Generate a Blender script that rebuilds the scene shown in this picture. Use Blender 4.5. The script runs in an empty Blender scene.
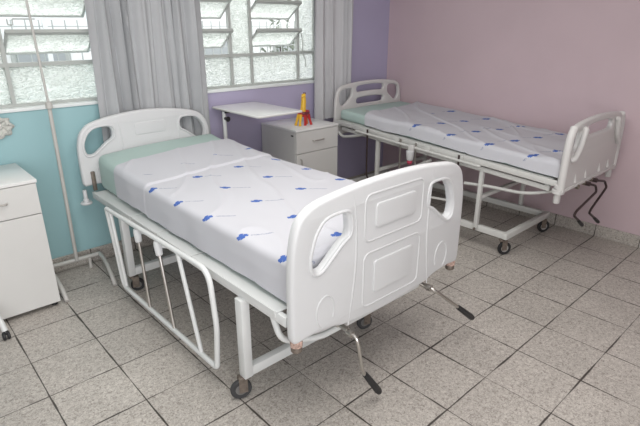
import bpy, bmesh, math, random
from mathutils import Vector, Matrix
random.seed(7)
SC = bpy.context.scene
COL = SC.collection
T = 0.333                                   # floor tile pitch (m)

# ------------------------------------------------------------------ camera, world, lights, exposure
cam_data = bpy.data.cameras.new('camera'); cam = bpy.data.objects.new('camera', cam_data); COL.objects.link(cam)
cam.location = (-0.3219, -2.943, 1.659)
cam.rotation_euler = (math.pi / 2 - 0.36208, 0, -0.7383)
cam_data.sensor_width = 36; cam_data.lens = 493.74 / 640 * 36
cam_data.clip_start = 0.02
SC.camera = cam

world = bpy.data.worlds.new('overcast_sky'); SC.world = world; world.use_nodes = True
bg = world.node_tree.nodes['Background']
bg.inputs[0].default_value = (0.96, 0.98, 1.0, 1); bg.inputs[1].default_value = 3.0

def area(name, loc, size, power, color, rot=(0, 0, 0)):
    l = bpy.data.lights.new(name, 'AREA'); l.shape = 'RECTANGLE'; l.size, l.size_y = size
    l.energy = power; l.color = color
    o = bpy.data.objects.new(name, l); COL.objects.link(o); o.location = loc; o.rotation_euler = rot
    return o
area('ceiling_light_area', (0.9, -1.7, 2.72), (2.2, 2.2), 56, (1.0, 0.975, 0.94))
area('rear_fill_light', (-1.3, -4.74, 1.6), (2.4, 2.0), 88, (0.96, 0.98, 1.0), (math.radians(90), 0, 0))  # fill lamp added behind the camera to brighten the room
SC.view_settings.view_transform = 'Standard'
try: SC.view_settings.look = 'None'
except Exception: pass
SC.view_settings.exposure = 0.07; SC.view_settings.gamma = 1; SC.view_settings.use_curve_mapping = False

# ------------------------------------------------------------------ materials
def new_mat(name):
    m = bpy.data.materials.new(name); m.use_nodes = True
    return m, m.node_tree.nodes, m.node_tree.links, m.node_tree.nodes['Principled BSDF']
def mat(name, col, rough=0.5, metal=0.0, bump=0.0, bscale=60, var=0.0, vscale=6, spec=0.5):
    m, N, L, b = new_mat(name)
    b.inputs['Base Color'].default_value = (*col, 1); b.inputs['Roughness'].default_value = rough
    b.inputs['Metallic'].default_value = metal; b.inputs['Specular IOR Level'].default_value = spec
    tc = N.new('ShaderNodeTexCoord')
    if var > 0:
        n = N.new('ShaderNodeTexNoise'); n.inputs['Scale'].default_value = vscale; n.inputs['Detail'].default_value = 5
        L.new(tc.outputs['Object'], n.inputs['Vector'])
        mp = N.new('ShaderNodeMapRange'); mp.inputs[3].default_value = 1 - var; mp.inputs[4].default_value = 1 + var * .6
        mp.inputs[1].default_value = .3; mp.inputs[2].default_value = .7
        L.new(n.outputs[0], mp.inputs[0])
        mx = N.new('ShaderNodeVectorMath'); mx.operation = 'SCALE'; mx.inputs[0].default_value = col
        L.new(mp.outputs[0], mx.inputs['Scale']); L.new(mx.outputs[0], b.inputs['Base Color'])
    if bump > 0:
        n2 = N.new('ShaderNodeTexNoise'); n2.inputs['Scale'].default_value = bscale; n2.inputs['Detail'].default_value = 3
        L.new(tc.outputs['Object'], n2.inputs['Vector'])
        bp = N.new('ShaderNodeBump'); bp.inputs['Strength'].default_value = bump; bp.inputs['Distance'].default_value = 0.004
        L.new(n2.outputs[0], bp.inputs['Height']); L.new(bp.outputs[0], b.inputs['Normal'])
    return m
M = {}
M['paint'] = mat('white_painted_steel', (.70, .71, .705), .35, var=.04)
M['plastic'] = mat('white_moulded_plastic', (.66, .665, .675), .38)
M['plastic2'] = mat('warm_white_moulded_plastic', (.66, .645, .635), .4)
M['paint2'] = mat('greyish_white_painted_steel', (.62, .62, .60), .4, var=.06)
M['chrome'] = mat('brushed_chrome', (.55, .53, .50), .28, 1.0)
M['steel'] = mat('dull_rusted_steel', (.24, .20, .17), .5, .6, var=.3, vscale=50)
M['black'] = mat('black_rubber', (.02, .02, .022), .5, var=.2, vscale=40)
M['grey_tyre'] = mat('dark_grey_tyre', (.05, .05, .052), .6)
M['wheel'] = mat('grey_wheel_centre', (.17, .165, .16), .5)
M['hub'] = mat('pale_grey_wheel_hub', (.42, .41, .40), .5)
M['darkmetal'] = mat('dark_brown_painted_steel', (.055, .035, .035), .4, .3)
M['laminate'] = mat('pale_grey_laminate', (.66, .655, .64), .35, var=.02)
M['laminate_top'] = mat('white_glossy_laminate', (.80, .80, .79), .16)
M['green_sheet'] = mat('pale_green_sheet', (.44, .56, .53), .85, bump=.15, bscale=25)
M['curtain'] = mat('grey_curtain_cloth', (.445, .455, .47), .9, bump=.1, bscale=300, var=.05, vscale=3)
M['curtain2'] = mat('light_grey_curtain_cloth', (.58, .58, .60), .9, bump=.1, bscale=300, var=.05, vscale=3)
M['frame'] = mat('grey_painted_window_steel', (.47, .49, .47), .5)
M['ceil'] = mat('white_ceiling_paint', (.80, .80, .78), .9)
M['red'] = mat('red_plastic', (.50, .03, .03), .35)
M['callred'] = mat('dull_crimson_plastic', (.45, .05, .10), .35)
M['yellow'] = mat('yellow_plastic', (.80, .48, .04), .35)
M['orange'] = mat('orange_plastic', (.70, .16, .03), .35)
M['maroon'] = mat('maroon_plastic', (.16, .02, .03), .4)
M['lace'] = mat('white_knitted_cloth', (.62, .62, .58), .9, bump=.8, bscale=90, var=.2, vscale=60)
M['label'] = mat('worn_red_label', (.55, .38, .32), .6, var=.6, vscale=90)
M['out_wall'] = mat('pale_rendered_wall', (.58, .59, .58), .9, var=.03)
M['out_dark'] = mat('grey_window_glass', (.25, .27, .27), .3)
M['out_line'] = mat('grey_painted_grille', (.30, .32, .30), .6)
M['out_green'] = mat('dusty_leaf_green', (.22, .25, .20), .8)
M['out_ground'] = mat('pale_concrete_ground', (.6, .6, .58), .9)

def wall_paint(name, c1, c2=None, split=0.0):
    m, N, L, b = new_mat(name)
    g = N.new('ShaderNodeNewGeometry'); n = N.new('ShaderNodeTexNoise'); n.inputs['Scale'].default_value = 1.6; n.inputs['Detail'].default_value = 4
    L.new(g.outputs['Position'], n.inputs['Vector'])
    mp = N.new('ShaderNodeMapRange'); mp.inputs[1].default_value = .3; mp.inputs[2].default_value = .7
    mp.inputs[3].default_value = .965; mp.inputs[4].default_value = 1.03; L.new(n.outputs[0], mp.inputs[0])
    sc = N.new('ShaderNodeVectorMath'); sc.operation = 'SCALE'; L.new(mp.outputs[0], sc.inputs['Scale'])
    if c2:
        s = N.new('ShaderNodeSeparateXYZ'); L.new(g.outputs['Position'], s.inputs[0])
        gt = N.new('ShaderNodeMath'); gt.operation = 'GREATER_THAN'; gt.inputs[1].default_value = split; L.new(s.outputs[0], gt.inputs[0])
        mx = N.new('ShaderNodeMix'); mx.data_type = 'RGBA'; mx.inputs[6].default_value = (*c1, 1); mx.inputs[7].default_value = (*c2, 1)
        L.new(gt.outputs[0], mx.inputs[0]); L.new(mx.outputs[2], sc.inputs[0])
    else: sc.inputs[0].default_value = c1
    L.new(sc.outputs[0], b.inputs['Base Color']); b.inputs['Roughness'].default_value = .55
    n2 = N.new('ShaderNodeTexNoise'); n2.inputs['Scale'].default_value = 120; L.new(g.outputs['Position'], n2.inputs['Vector'])
    bp = N.new('ShaderNodeBump'); bp.inputs['Strength'].default_value = .12; bp.inputs['Distance'].default_value = .003
    L.new(n2.outputs[0], bp.inputs['Height']); L.new(bp.outputs[0], b.inputs['Normal'])
    return m
M['wall_win'] = wall_paint('teal_and_lilac_wall_paint', (.33, .53, .56), (.45, .415, .575), 1.33)
M['wall_pink'] = wall_paint('dusty_pink_wall_paint', (.60, .47, .505))
M['wall_plain'] = wall_paint('pale_wall_paint', (.62, .58, .58))

def tile_mat(name, skirting=False):
    m, N, L, b = new_mat(name)
    g = N.new('ShaderNodeNewGeometry'); s = N.new('ShaderNodeSeparateXYZ'); L.new(g.outputs['Position'], s.inputs[0])
    def math_(op, a, bb=None, clamp=False):
        n = N.new('ShaderNodeMath'); n.operation = op; n.use_clamp = clamp
        for i, v in enumerate((a, bb)):
            if v is None: continue
            if isinstance(v, (int, float)): n.inputs[i].default_value = v
            else: L.new(v, n.inputs[i])
        return n.outputs[0]
    nz = N.new('ShaderNodeTexNoise'); nz.inputs['Scale'].default_value = 5; nz.inputs['Detail'].default_value = 3
    L.new(g.outputs['Position'], nz.inputs['Vector'])
    wob = math_('MULTIPLY', math_('SUBTRACT', nz.outputs[0], .5), .006)
    def dist(c):
        f = math_('DIVIDE', math_('ADD', c, wob), T)
        fr = math_('FRACT', math_('ADD', f, 100.0))
        return math_('MULTIPLY', math_('MINIMUM', fr, math_('SUBTRACT', 1.0, fr)), T), math_('FLOOR', math_('ADD', f, 100.0))
    dx, ix = dist(s.outputs[0]); dy, iy = dist(s.outputs[1])
    d = dx if skirting == 'x' else dy if skirting == 'y' else math_('MINIMUM', dx, dy)
    # grout width varies
    nw = N.new('ShaderNodeTexNoise'); nw.inputs['Scale'].default_value = 4.5; L.new(g.outputs['Position'], nw.inputs['Vector'])
    wid = N.new('ShaderNodeMapRange'); wid.inputs[1].default_value = .35; wid.inputs[2].default_value = .7
    wid.inputs[3].default_value = .0012; wid.inputs[4].default_value = .0058; L.new(nw.outputs[0], wid.inputs[0])
    gm = math_('SUBTRACT', 1.0, math_('DIVIDE', math_('SUBTRACT', d, math_('MULTIPLY', wid.outputs[0], .6)), math_('MULTIPLY', wid.outputs[0], .8)), True)
    gm = math_('MINIMUM', math_('MAXIMUM', gm, 0.0), 1.0)
    # per tile tone
    cb = N.new('ShaderNodeCombineXYZ'); L.new(ix, cb.inputs[0]); L.new(iy, cb.inputs[1])
    wn = N.new('ShaderNodeTexWhiteNoise'); wn.noise_dimensions = '2D'; L.new(cb.outputs[0], wn.inputs['Vector'])
    tone = math_('ADD', .955, math_('MULTIPLY', wn.outputs['Value'], .085))
    # speckle: rotated, stretched per tile
    off = N.new('ShaderNodeVectorMath'); off.operation = 'SCALE'; off.inputs['Scale'].default_value = 7.3; L.new(wn.outputs['Color'], off.inputs[0])
    ad = N.new('ShaderNodeVectorMath'); ad.operation = 'ADD'; L.new(g.outputs['Position'], ad.inputs[0]); L.new(off.outputs[0], ad.inputs[1])
    sp = N.new('ShaderNodeTexNoise'); sp.inputs['Scale'].default_value = 75; sp.inputs['Detail'].default_value = 6; sp.inputs['Roughness'].default_value = .75
    sp.inputs['Distortion'].default_value = 1.2
    L.new(ad.outputs[0], sp.inputs['Vector'])
    rp = N.new('ShaderNodeValToRGB'); e = rp.color_ramp.elements
    e[0].position = .36; e[0].color = (.22, .195, .175, 1); e[1].position = .62; e[1].color = (.60, .565, .52, 1)
    x = rp.color_ramp.elements.new(.5); x.color = (.46, .425, .39, 1)
    L.new(sp.outputs[0], rp.inputs[0])
    big = N.new('ShaderNodeTexNoise'); big.inputs['Scale'].default_value = 3.2; big.inputs['Detail'].default_value = 5; L.new(g.outputs['Position'], big.inputs['Vector'])
    bm_ = N.new('ShaderNodeMapRange'); bm_.inputs[1].default_value = .3; bm_.inputs[2].default_value = .7; bm_.inputs[3].default_value = .93; bm_.inputs[4].default_value = 1.05
    L.new(big.outputs[0], bm_.inputs[0])
    sc = N.new('ShaderNodeVectorMath'); sc.operation = 'SCALE'; L.new(rp.outputs[0], sc.inputs[0]); L.new(math_('MULTIPLY', tone, bm_.outputs[0]), sc.inputs['Scale'])
    mx = N.new('ShaderNodeMix'); mx.data_type = 'RGBA'; L.new(gm, mx.inputs[0]); L.new(sc.outputs[0], mx.inputs[6]); mx.inputs[7].default_value = (.055, .046, .040, 1)
    L.new(mx.outputs[2], b.inputs['Base Color'])
    b.inputs['Roughness'].default_value = .42; b.inputs['Specular IOR Level'].default_value = .4
    h = math_('SUBTRACT', math_('MULTIPLY', sp.outputs[0], .25), gm)
    bp = N.new('ShaderNodeBump'); bp.inputs['Strength'].default_value = .35; bp.inputs['Distance'].default_value = .002
    L.new(h, bp.inputs['Height']); L.new(bp.outputs[0], b.inputs['Normal'])
    return m
M['tile'] = tile_mat('speckled_ceramic_floor_tile')
M['skirt_y'] = tile_mat('speckled_ceramic_skirting_along_right_wall', 'y')
M['skirt_x'] = tile_mat('speckled_ceramic_skirting_along_window_wall', 'x')

def glass_mat():
    m = bpy.data.materials.new('rippled_obscured_glass'); m.use_nodes = True; N = m.node_tree.nodes; L = m.node_tree.links; N.clear()
    out = N.new('ShaderNodeOutputMaterial'); g = N.new('ShaderNodeTexCoord')
    mpn = N.new('ShaderNodeMapping'); mpn.inputs['Rotation'].default_value = (0, .5, 0); mpn.inputs['Scale'].default_value = (1, 1, 1.9)
    L.new(g.outputs['Object'], mpn.inputs[0])
    n = N.new('ShaderNodeTexNoise'); n.inputs['Scale'].default_value = 34; n.inputs['Detail'].default_value = 1.0; n.inputs['Distortion'].default_value = 1.5
    L.new(mpn.outputs[0], n.inputs['Vector'])
    bp = N.new('ShaderNodeBump'); bp.inputs['Strength'].default_value = 1.0; bp.inputs['Distance'].default_value = .02; L.new(n.outputs[0], bp.inputs['Height'])
    rp = N.new('ShaderNodeValToRGB'); e = rp.color_ramp.elements; e[0].position = .44; e[0].color = (.76, .78, .75, 1); e[1].position = .53; e[1].color = (.89, .905, .88, 1)
    L.new(n.outputs[0], rp.inputs[0])
    tr = N.new('ShaderNodeBsdfTranslucent'); L.new(rp.outputs[0], tr.inputs[0]); L.new(bp.outputs[0], tr.inputs['Normal'])
    tp = N.new('ShaderNodeBsdfTransparent'); L.new(rp.outputs[0], tp.inputs[0])
    gl = N.new('ShaderNodeBsdfGlossy'); gl.inputs['Roughness'].default_value = .15; L.new(bp.outputs[0], gl.inputs['Normal'])
    m1 = N.new('ShaderNodeMixShader'); m1.inputs[0].default_value = .22; L.new(tr.outputs[0], m1.inputs[1]); L.new(tp.outputs[0], m1.inputs[2])
    m2 = N.new('ShaderNodeMixShader'); m2.inputs[0].default_value = .07; L.new(m1.outputs[0], m2.inputs[1]); L.new(gl.outputs[0], m2.inputs[2])
    L.new(m2.outputs[0], out.inputs[0]); return m
M['glass'] = glass_mat()

def print_sheet_mat(name, ang, y_start, pitch=(.282, .30), off=(0, 0), stagger=-.02, k=1.0):
    """white cotton with a woven/printed blue cross mark and a small grey caption, laid out on the cloth's own UVs"""
    m, N, L, b = new_mat(name)
    uv = N.new('ShaderNodeUVMap'); uv.uv_map = 'cloth'
    s = N.new('ShaderNodeSeparateXYZ'); L.new(uv.outputs[0], s.inputs[0])
    def q(op, a, bb=None, cc=None):
        n = N.new('ShaderNodeMath'); n.operation = op
        for i, v in enumerate((a, bb, cc)):
            if v is None: continue
            if isinstance(v, (int, float)): n.inputs[i].default_value = v
            else: L.new(v, n.inputs[i])
        return n.outputs[0]
    u0 = q('DIVIDE', q('SUBTRACT', s.outputs[0], off[0]), pitch[0])
    col = q('FLOOR', q('ADD', u0, .5))
    v1 = q('SUBTRACT', q('SUBTRACT', s.outputs[1], off[1]), q('MULTIPLY', col, stagger))
    v0 = q('DIVIDE', v1, pitch[1])
    row = q('FLOOR', q('ADD', v0, .5))
    du = q('MULTIPLY', q('SUBTRACT', u0, col), pitch[0]); dv = q('MULTIPLY', q('SUBTRACT', v0, row), pitch[1])
    ca, sa = math.cos(ang) / k, math.sin(ang) / k
    a = q('ADD', q('MULTIPLY', du, ca), q('MULTIPLY', dv, sa))
    c = q('ADD', q('MULTIPLY', du, -sa), q('MULTIPLY', dv, ca))
    def box(ax, cx, hx, hy):
        return q('MULTIPLY', q('LESS_THAN', q('ABSOLUTE', q('SUBTRACT', a, ax)), hx), q('LESS_THAN', q('ABSOLUTE', q('SUBTRACT', c, cx)), hy))
    blue = box(0, 0, .031, .006)
    for bx in ((-.002, .0, .007, .018), (-.018, -.008, .008, .007), (.016, .006, .009, .007), (-.010, .011, .006, .005), (.010, -.011, .007, .005)):
        blue = q('MAXIMUM', blue, box(*bx))
    nt = N.new('ShaderNodeTexNoise'); nt.inputs['Scale'].default_value = 160; nt.inputs['Detail'].default_value = 1
    L.new(uv.outputs[0], nt.inputs['Vector'])
    txt = q('MULTIPLY', box(.092, 0, .050, .0045), q('GREATER_THAN', nt.outputs[0], .46))
    vis = q('MULTIPLY', q('LESS_THAN', s.outputs[1], y_start), q('GREATER_THAN', s.outputs[0], -.50))
    blue = q('MULTIPLY', blue, vis); txt = q('MULTIPLY', txt, vis)
    m1 = N.new('ShaderNodeMix'); m1.data_type = 'RGBA'; m1.inputs[6].default_value = (.57, .57, .61, 1); m1.inputs[7].default_value = (.30, .32, .42, 1); L.new(txt, m1.inputs[0])
    m2 = N.new('ShaderNodeMix'); m2.data_type = 'RGBA'; L.new(m1.outputs[2], m2.inputs[6]); m2.inputs[7].default_value = (.06, .13, .42, 1); L.new(blue, m2.inputs[0])
    L.new(m2.outputs[2], b.inputs['Base Color']); b.inputs['Roughness'].default_value = .9
    return m
M['print1'] = print_sheet_mat('white_sheet_with_blue_marks', math.radians(-43), -.08, off=(-.448, -.325))
M['print2'] = print_sheet_mat('white_sheet_with_blue_cross_marks', math.radians(150), -.25, pitch=(.26, .335), off=(-.425, -.45), stagger=-.06, k=1.4)

# ------------------------------------------------------------------ mesh helpers
def link(name, me, mats, parent=None, loc=(0, 0, 0)):
    o = bpy.data.objects.new(name, me); COL.objects.link(o)
    for mm in (mats if isinstance(mats, (list, tuple)) else [mats]): me.materials.append(M[mm] if isinstance(mm, str) else mm)
    o.location = loc
    if parent: o.parent = parent
    return o
def finish(name, bm, mats, parent=None, smooth=True, xf=None, angle=35):
    if xf is not None: bm.transform(xf)
    if parent is not None and parent.get('_o') is not None:
        bm.transform(Matrix.Translation(-Vector(parent['_o'])))
    bmesh.ops.recalc_face_normals(bm, faces=bm.faces[:])
    me = bpy.data.meshes.new(name); bm.to_mesh(me); bm.free()
    if smooth:
        for p in me.polygons: p.use_smooth = True
        me.set_sharp_from_angle(angle=math.radians(angle))
    return link(name, me, mats, parent)
# things are Empties at their base; part geometry is given in world space and shifted by the base stored here
ORIG = {}
def thing(name, loc, label, cat, group=None):
    o = bpy.data.objects.new(name, None); COL.objects.link(o); o.location = loc; o.empty_display_size = .05
    o['label'] = label; o['category'] = cat
    if group: o['group'] = group
    ORIG[o.name] = Vector(loc)
    return o
def root_of(o):
    while o.parent: o = o.parent
    return o
def part(name, bm, mats, parent, xf=None, smooth=True, angle=35):
    """bm in world space; converted to the thing's local space"""
    if xf is not None: bm.transform(xf)
    r = root_of(parent)
    bm.transform(Matrix.Translation(-ORIG.get(r.name, Vector())))
    return finish(name, bm, mats, parent, smooth, None, angle)
def solo(name, bm, mats, label=None, cat=None, group=None, kind=None, base=None, smooth=True, angle=35):
    if base is not None: bm.transform(Matrix.Translation(-Vector(base)))
    o = finish(name, bm, mats, None, smooth, None, angle)
    if base is not None: o.location = base
    if label: o['label'] = label
    if cat: o['category'] = cat
    if group: o['group'] = group
    if kind: o['kind'] = kind
    return o
def NB(): return bmesh.new()
def box(bm, x0, x1, y0, y1, z0, z1, bev=0.0, seg=2, mi=0):
    vs = [bm.verts.new(p) for p in ((x0, y0, z0), (x1, y0, z0), (x1, y1, z0), (x0, y1, z0), (x0, y0, z1), (x1, y0, z1), (x1, y1, z1), (x0, y1, z1))]
    fs = [bm.faces.new([vs[i] for i in f]) for f in ((3, 2, 1, 0), (4, 5, 6, 7), (0, 1, 5, 4), (1, 2, 6, 5), (2, 3, 7, 6), (3, 0, 4, 7))]
    for f in fs: f.material_index = mi
    if bev > 0:
        es = list({e for f in fs for e in f.edges})
        r = bmesh.ops.bevel(bm, geom=es, offset=bev, segments=seg, affect='EDGES', profile=.5)
        for f in r['faces']: f.material_index = mi
    return bm
def bx(*a, **k): return box(NB(), *a, **k)
def fillet(pts, r, n=5):
    pts = [Vector(p) for p in pts]; out = [pts[0]]
    for i in range(1, len(pts) - 1):
        p = pts[i]; rr = r[i - 1] if isinstance(r, (list, tuple)) else r
        a = pts[i - 1] - p; b = pts[i + 1] - p
        d = min(rr, a.length * .49, b.length * .49)
        if d < 1e-5: out.append(p); continue
        A = p + a.normalized() * d; B = p + b.normalized() * d
        for k in range(n + 1):
            t = k / n; out.append(A * (1 - t) ** 2 + p * 2 * t * (1 - t) + B * t * t)
    out.append(pts[-1]); return out
def tube(bm, pts, r, seg=10, close=False, cap=True, mi=0):
    pts = [Vector(p) for p in pts]; n = len(pts)
    rings = []; up = None
    for i, p in enumerate(pts):
        if close: d = pts[(i + 1) % n] - pts[i - 1]
        else: d = (pts[min(i + 1, n - 1)] - pts[max(i - 1, 0)])
        if d.length < 1e-9: d = Vector((0, 0, 1))
        d.normalize()
        if up is None:
            up = Vector((0, 0, 1)) if abs(d.z) < .9 else Vector((1, 0, 0))
        s = d.cross(up)
        if s.length < 1e-6: s = d.cross(Vector((1, .3, 0)))
        s.normalize(); up = s.cross(d).normalized()
        rr = r[i] if isinstance(r, (list, tuple)) else r
        rings.append([bm.verts.new(p + (s * math.cos(2 * math.pi * k / seg) + up * math.sin(2 * math.pi * k / seg)) * rr) for k in range(seg)])
    for i in range(n if close else n - 1):
        a, b = rings[i], rings[(i + 1) % n]
        for k in range(seg):
            f = bm.faces.new((a[k], a[(k + 1) % seg], b[(k + 1) % seg], b[k])); f.material_index = mi
    if cap and not close:
        for rg in (rings[0], rings[-1]):
            f = bm.faces.new(rg); f.material_index = mi
    return bm
def bar(bm, a, b, w, h, bev=.003):
    """rectangular tube from a to b, width w sideways, height h"""
    a, b = Vector(a), Vector(b); d = (b - a); Ln = d.length; d.normalize()
    up = Vector((0, 0, 1)) if abs(d.z) < .9 else Vector((0, 1, 0))
    s = d.cross(up).normalized(); up = s.cross(d)
    t = NB(); box(t, 0, Ln, -w / 2, w / 2, -h / 2, h / 2, bev, 2)
    m = Matrix((d, s, up)).transposed().to_4x4(); m.translation = a
    t.transform(m); join(bm, t); return bm
def join(bm, other, xf=None):
    if xf is not None: other.transform(xf)
    me = bpy.data.meshes.new('t'); other.to_mesh(me); other.free(); bm.from_mesh(me); bpy.data.meshes.remove(me); return bm
def lathe(bm, prof, c, axis='z', seg=24, mi=0):
    c = Vector(c); rings = []
    for r, h in prof:
        ring = []
        for k in range(seg):
            t = 2 * math.pi * k / seg; a, b = max(r, 1e-5) * math.cos(t), max(r, 1e-5) * math.sin(t)
            v = {'z': (a, b, h), 'x': (h, a, b), 'y': (a, h, b)}[axis]; ring.append(bm.verts.new(c + Vector(v)))
        rings.append(ring)
    for i in range(len(rings) - 1):
        for k in range(seg):
            f = bm.faces.new((rings[i][k], rings[i][(k + 1) % seg], rings[i + 1][(k + 1) % seg], rings[i + 1][k])); f.material_index = mi
    for rg in (rings[0], rings[-1]):
        f = bm.faces.new(rg); f.material_index = mi
    return bm
def thicken(bm, t):
    """turn an open cloth grid into a thin closed sheet, offset along the vertex normals"""
    bmesh.ops.recalc_face_normals(bm, faces=bm.faces[:]); bm.normal_update()
    vs = list(bm.verts); fs = list(bm.faces); be = [e for e in bm.edges if e.is_boundary]
    lay = bm.loops.layers.uv.active; mp = {}
    for v in vs: mp[v] = bm.verts.new(v.co - v.normal * t)
    for f in fs:
        nf = bm.faces.new([mp[v] for v in reversed(f.verts)])
        if lay:
            src = {l.vert: l[lay].uv.copy() for l in f.loops}; inv = {mp[v]: v for v in f.verts}
            for l in nf.loops: l[lay].uv = src[inv[l.vert]]
    for e in be:
        l0 = e.link_loops[0]; a, b = l0.vert, l0.link_loop_next.vert
        nf = bm.faces.new([b, a, mp[a], mp[b]])
        if lay:
            ua, ub = l0[lay].uv.copy(), l0.link_loop_next[lay].uv.copy()
            for l in nf.loops: l[lay].uv = ua if l.vert in (a, mp[a]) else ub
def smooth_poly(pts, it=3, keep=()):
    pts = [tuple(p) for p in pts]
    for _ in range(it):
        out = []
        n = len(pts)
        for i in range(n):
            a, b = pts[i], pts[(i + 1) % n]
            out.append((a[0] * .78 + b[0] * .22, a[1] * .78 + b[1] * .22)); out.append((a[0] * .22 + b[0] * .78, a[1] * .22 + b[1] * .78))
        pts = out
    return pts
def slab(loops, thick, bev, yc, res=3, xc=0):
    """solid board in the x-z plane from closed (x,z) loops (first outer, the rest holes), rounded edges; centred on y=yc"""
    cu = bpy.data.curves.new('t', 'CURVE'); cu.dimensions = '2D'; cu.fill_mode = 'BOTH'
    cu.extrude = max(thick / 2 - bev, 1e-4); cu.bevel_depth = bev; cu.bevel_resolution = res; cu.offset = -bev
    for lp in loops:
        sp = cu.splines.new('POLY'); sp.points.add(len(lp) - 1); sp.use_cyclic_u = True
        for i, p in enumerate(lp): sp.points[i].co = (p[0], p[1], 0, 1)
    o = bpy.data.objects.new('t', cu); COL.objects.link(o)
    me = bpy.data.meshes.new_from_object(o.evaluated_get(bpy.context.evaluated_depsgraph_get()))
    bm = NB(); bm.from_mesh(me); bpy.data.objects.remove(o); bpy.data.curves.remove(cu); bpy.data.meshes.remove(me)
    bmesh.ops.remove_doubles(bm, verts=bm.verts[:], dist=1e-5)
    for v in bm.verts: v.co = Vector((xc + v.co.x, yc + v.co.z, v.co.y))
    return bm
def rrect(x0, x1, z0, z1, r, n=5):
    out = []
    for cx, cz, a0 in ((x1 - r, z1 - r, 0), (x0 + r, z1 - r, 90), (x0 + r, z0 + r, 180), (x1 - r, z0 + r, 270)):
        for k in range(n + 1):
            t = math.radians(a0 + 90 * k / n); out.append((cx + r * math.cos(t), cz + r * math.sin(t)))
    return out

# ------------------------------------------------------------------ room shell
XR, YB = 3.985, 0.705       # inner faces of the right wall and of the window wall
XL, YF, ZC = -2.6, -4.8, 2.8
def struct(name, bm, m, smooth=False): return solo(name, bm, m, kind='structure', smooth=smooth)
struct('floor', bx(XL - .1, XR + .15, YF - .1, YB + .16, -.05, 0), 'tile')
struct('ceiling', bx(XL - .1, XR + .15, YF - .1, YB + .16, ZC, ZC + .05), 'ceil')
W1 = (-.35, .955); W2 = (1.49, 2.985); ZS, ZT = 1.165, 2.33
bm = NB()
box(bm, XL - .1, XR, YB, YB + .16, 0, ZS)
box(bm, XL - .1, XR, YB, YB + .16, ZT, ZC)
for a, b in ((XL - .1, W1[0]), (W1[1], W2[0]), (W2[1], XR)): box(bm, a, b, YB, YB + .16, ZS, ZT)
struct('wall_back', bm, 'wall_win')
struct('wall_right', bx(XR, XR + .15, YF, YB + .16, 0, ZC), 'wall_pink')
struct('wall_left', bx(XL - .1, XL, YF, YB, 0, ZC), 'wall_plain')
struct('wall_front', bx(XL - .1, XR, YF - .1, YF, 0, ZC), 'wall_plain')
struct('baseboard_right', bx(XR - .014, XR, YF, YB, 0, .1, .003), 'skirt_y')
struct('baseboard_back', bx(XL, XR - .014, YB - .014, YB, 0, .1, .003), 'skirt_x')

def window(name, x0, x1, vbars, openable, n):
    yw = .775
    w = bpy.data.objects.new(name, None); COL.objects.link(w); w.location = ((x0 + x1) / 2, yw, ZS); w['kind'] = 'structure'
    ORIG[w.name] = Vector(w.location)
    bm = NB()
    box(bm, x0 - .01, x1 + .01, YB - .012, yw + .03, ZS - .018, ZS + .004, .004)
    part('window_sill', bm, M['sill'], w)
    bm = NB(); f = .012
    box(bm, x0, x1, yw - .018, yw + .018, ZS + .004, ZS + .022); box(bm, x0, x1, yw - .018, yw + .018, ZT - .022, ZT)
    box(bm, x0, x0 + .022, yw - .018, yw + .018, ZS, ZT); box(bm, x1 - .022, x1, yw - .018, yw + .018, ZS, ZT)
    for v in vbars: box(bm, v - f, v + f, yw - .016, yw + .016, ZS, ZT)
    box(bm, x0, x1, yw - .02, yw + .018, 1.417, 1.44)
    part('window_frame', bm, 'frame', w, smooth=False)
    edges = [x0] + vbars + [x1]
    for a, b in zip(edges[:-1], edges[1:]):
        part('window_pane', bx(a + .012, b - .012, yw - .002, yw + .002, ZS + .02, 1.418), 'glass', w, smooth=False)
        if (a, b) not in openable:
            part('window_pane', bx(a + .012, b - .012, yw - .002, yw + .002, 1.44, ZT - .02), 'glass', w, smooth=False)
    for a, b in openable:
        for k in range(4):
            zt = 1.622 + .228 * k
            if zt > ZT + .05: continue
            yt, yb_, zb = yw - .082, yw + .088, zt - .128
            d = Vector((0, yb_ - yt, zb - zt)); L = d.length; d.normalize()
            g = NB(); box(g, a + .03, b - .03, -.002, .002, 0, L)
            fr = NB()
            box(fr, a + .018, b - .018, -.012, .012, -.014, .012); box(fr, a + .018, b - .018, -.007, .007, L - .008, L + .006)
            box(fr, a + .018, a + .032, -.008, .008, 0, L); box(fr, b - .032, b - .018, -.008, .008, 0, L)
            X = Vector((1, 0, 0)); Y = d.cross(X)
            mm = Matrix((X, Y, d)).transposed().to_4x4(); mm.translation = (0, yt, zt)
            sash = part('hopper_sash', fr, 'frame', w, xf=mm, smooth=False)
            part('window_pane', g, 'glass', sash, xf=mm, smooth=False)
    return w
M['sill'] = mat('white_painted_sill', (.82, .85, .85), .5)
w1 = window('window_1', W1[0], W1[1], [.165, .39], [(-.35, .165), (.39, .955)], 3)
w2 = window('window_2', W2[0], W2[1], [2.045, 2.25, 2.775], [(1.49, 2.045), (2.25, 2.775)], 3)
# opening levers
b_ = tube(NB(), fillet([(2.80, .745, 1.60), (2.80, .72, 1.50), (2.80, .735, 1.43), (2.83, .72, 1.36), (2.845, .735, 1.30)], .02), .005, 8)
part('opening_lever', b_, 'frame', w2)
b_ = tube(NB(), fillet([(.60, .745, 1.70), (.47, .74, 1.70), (.47, .735, 1.665), (.44, .73, 1.665), (.44, .73, 1.70)], .01), .004, 8)
part('opening_lever', b_, 'frame', w1)

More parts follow.
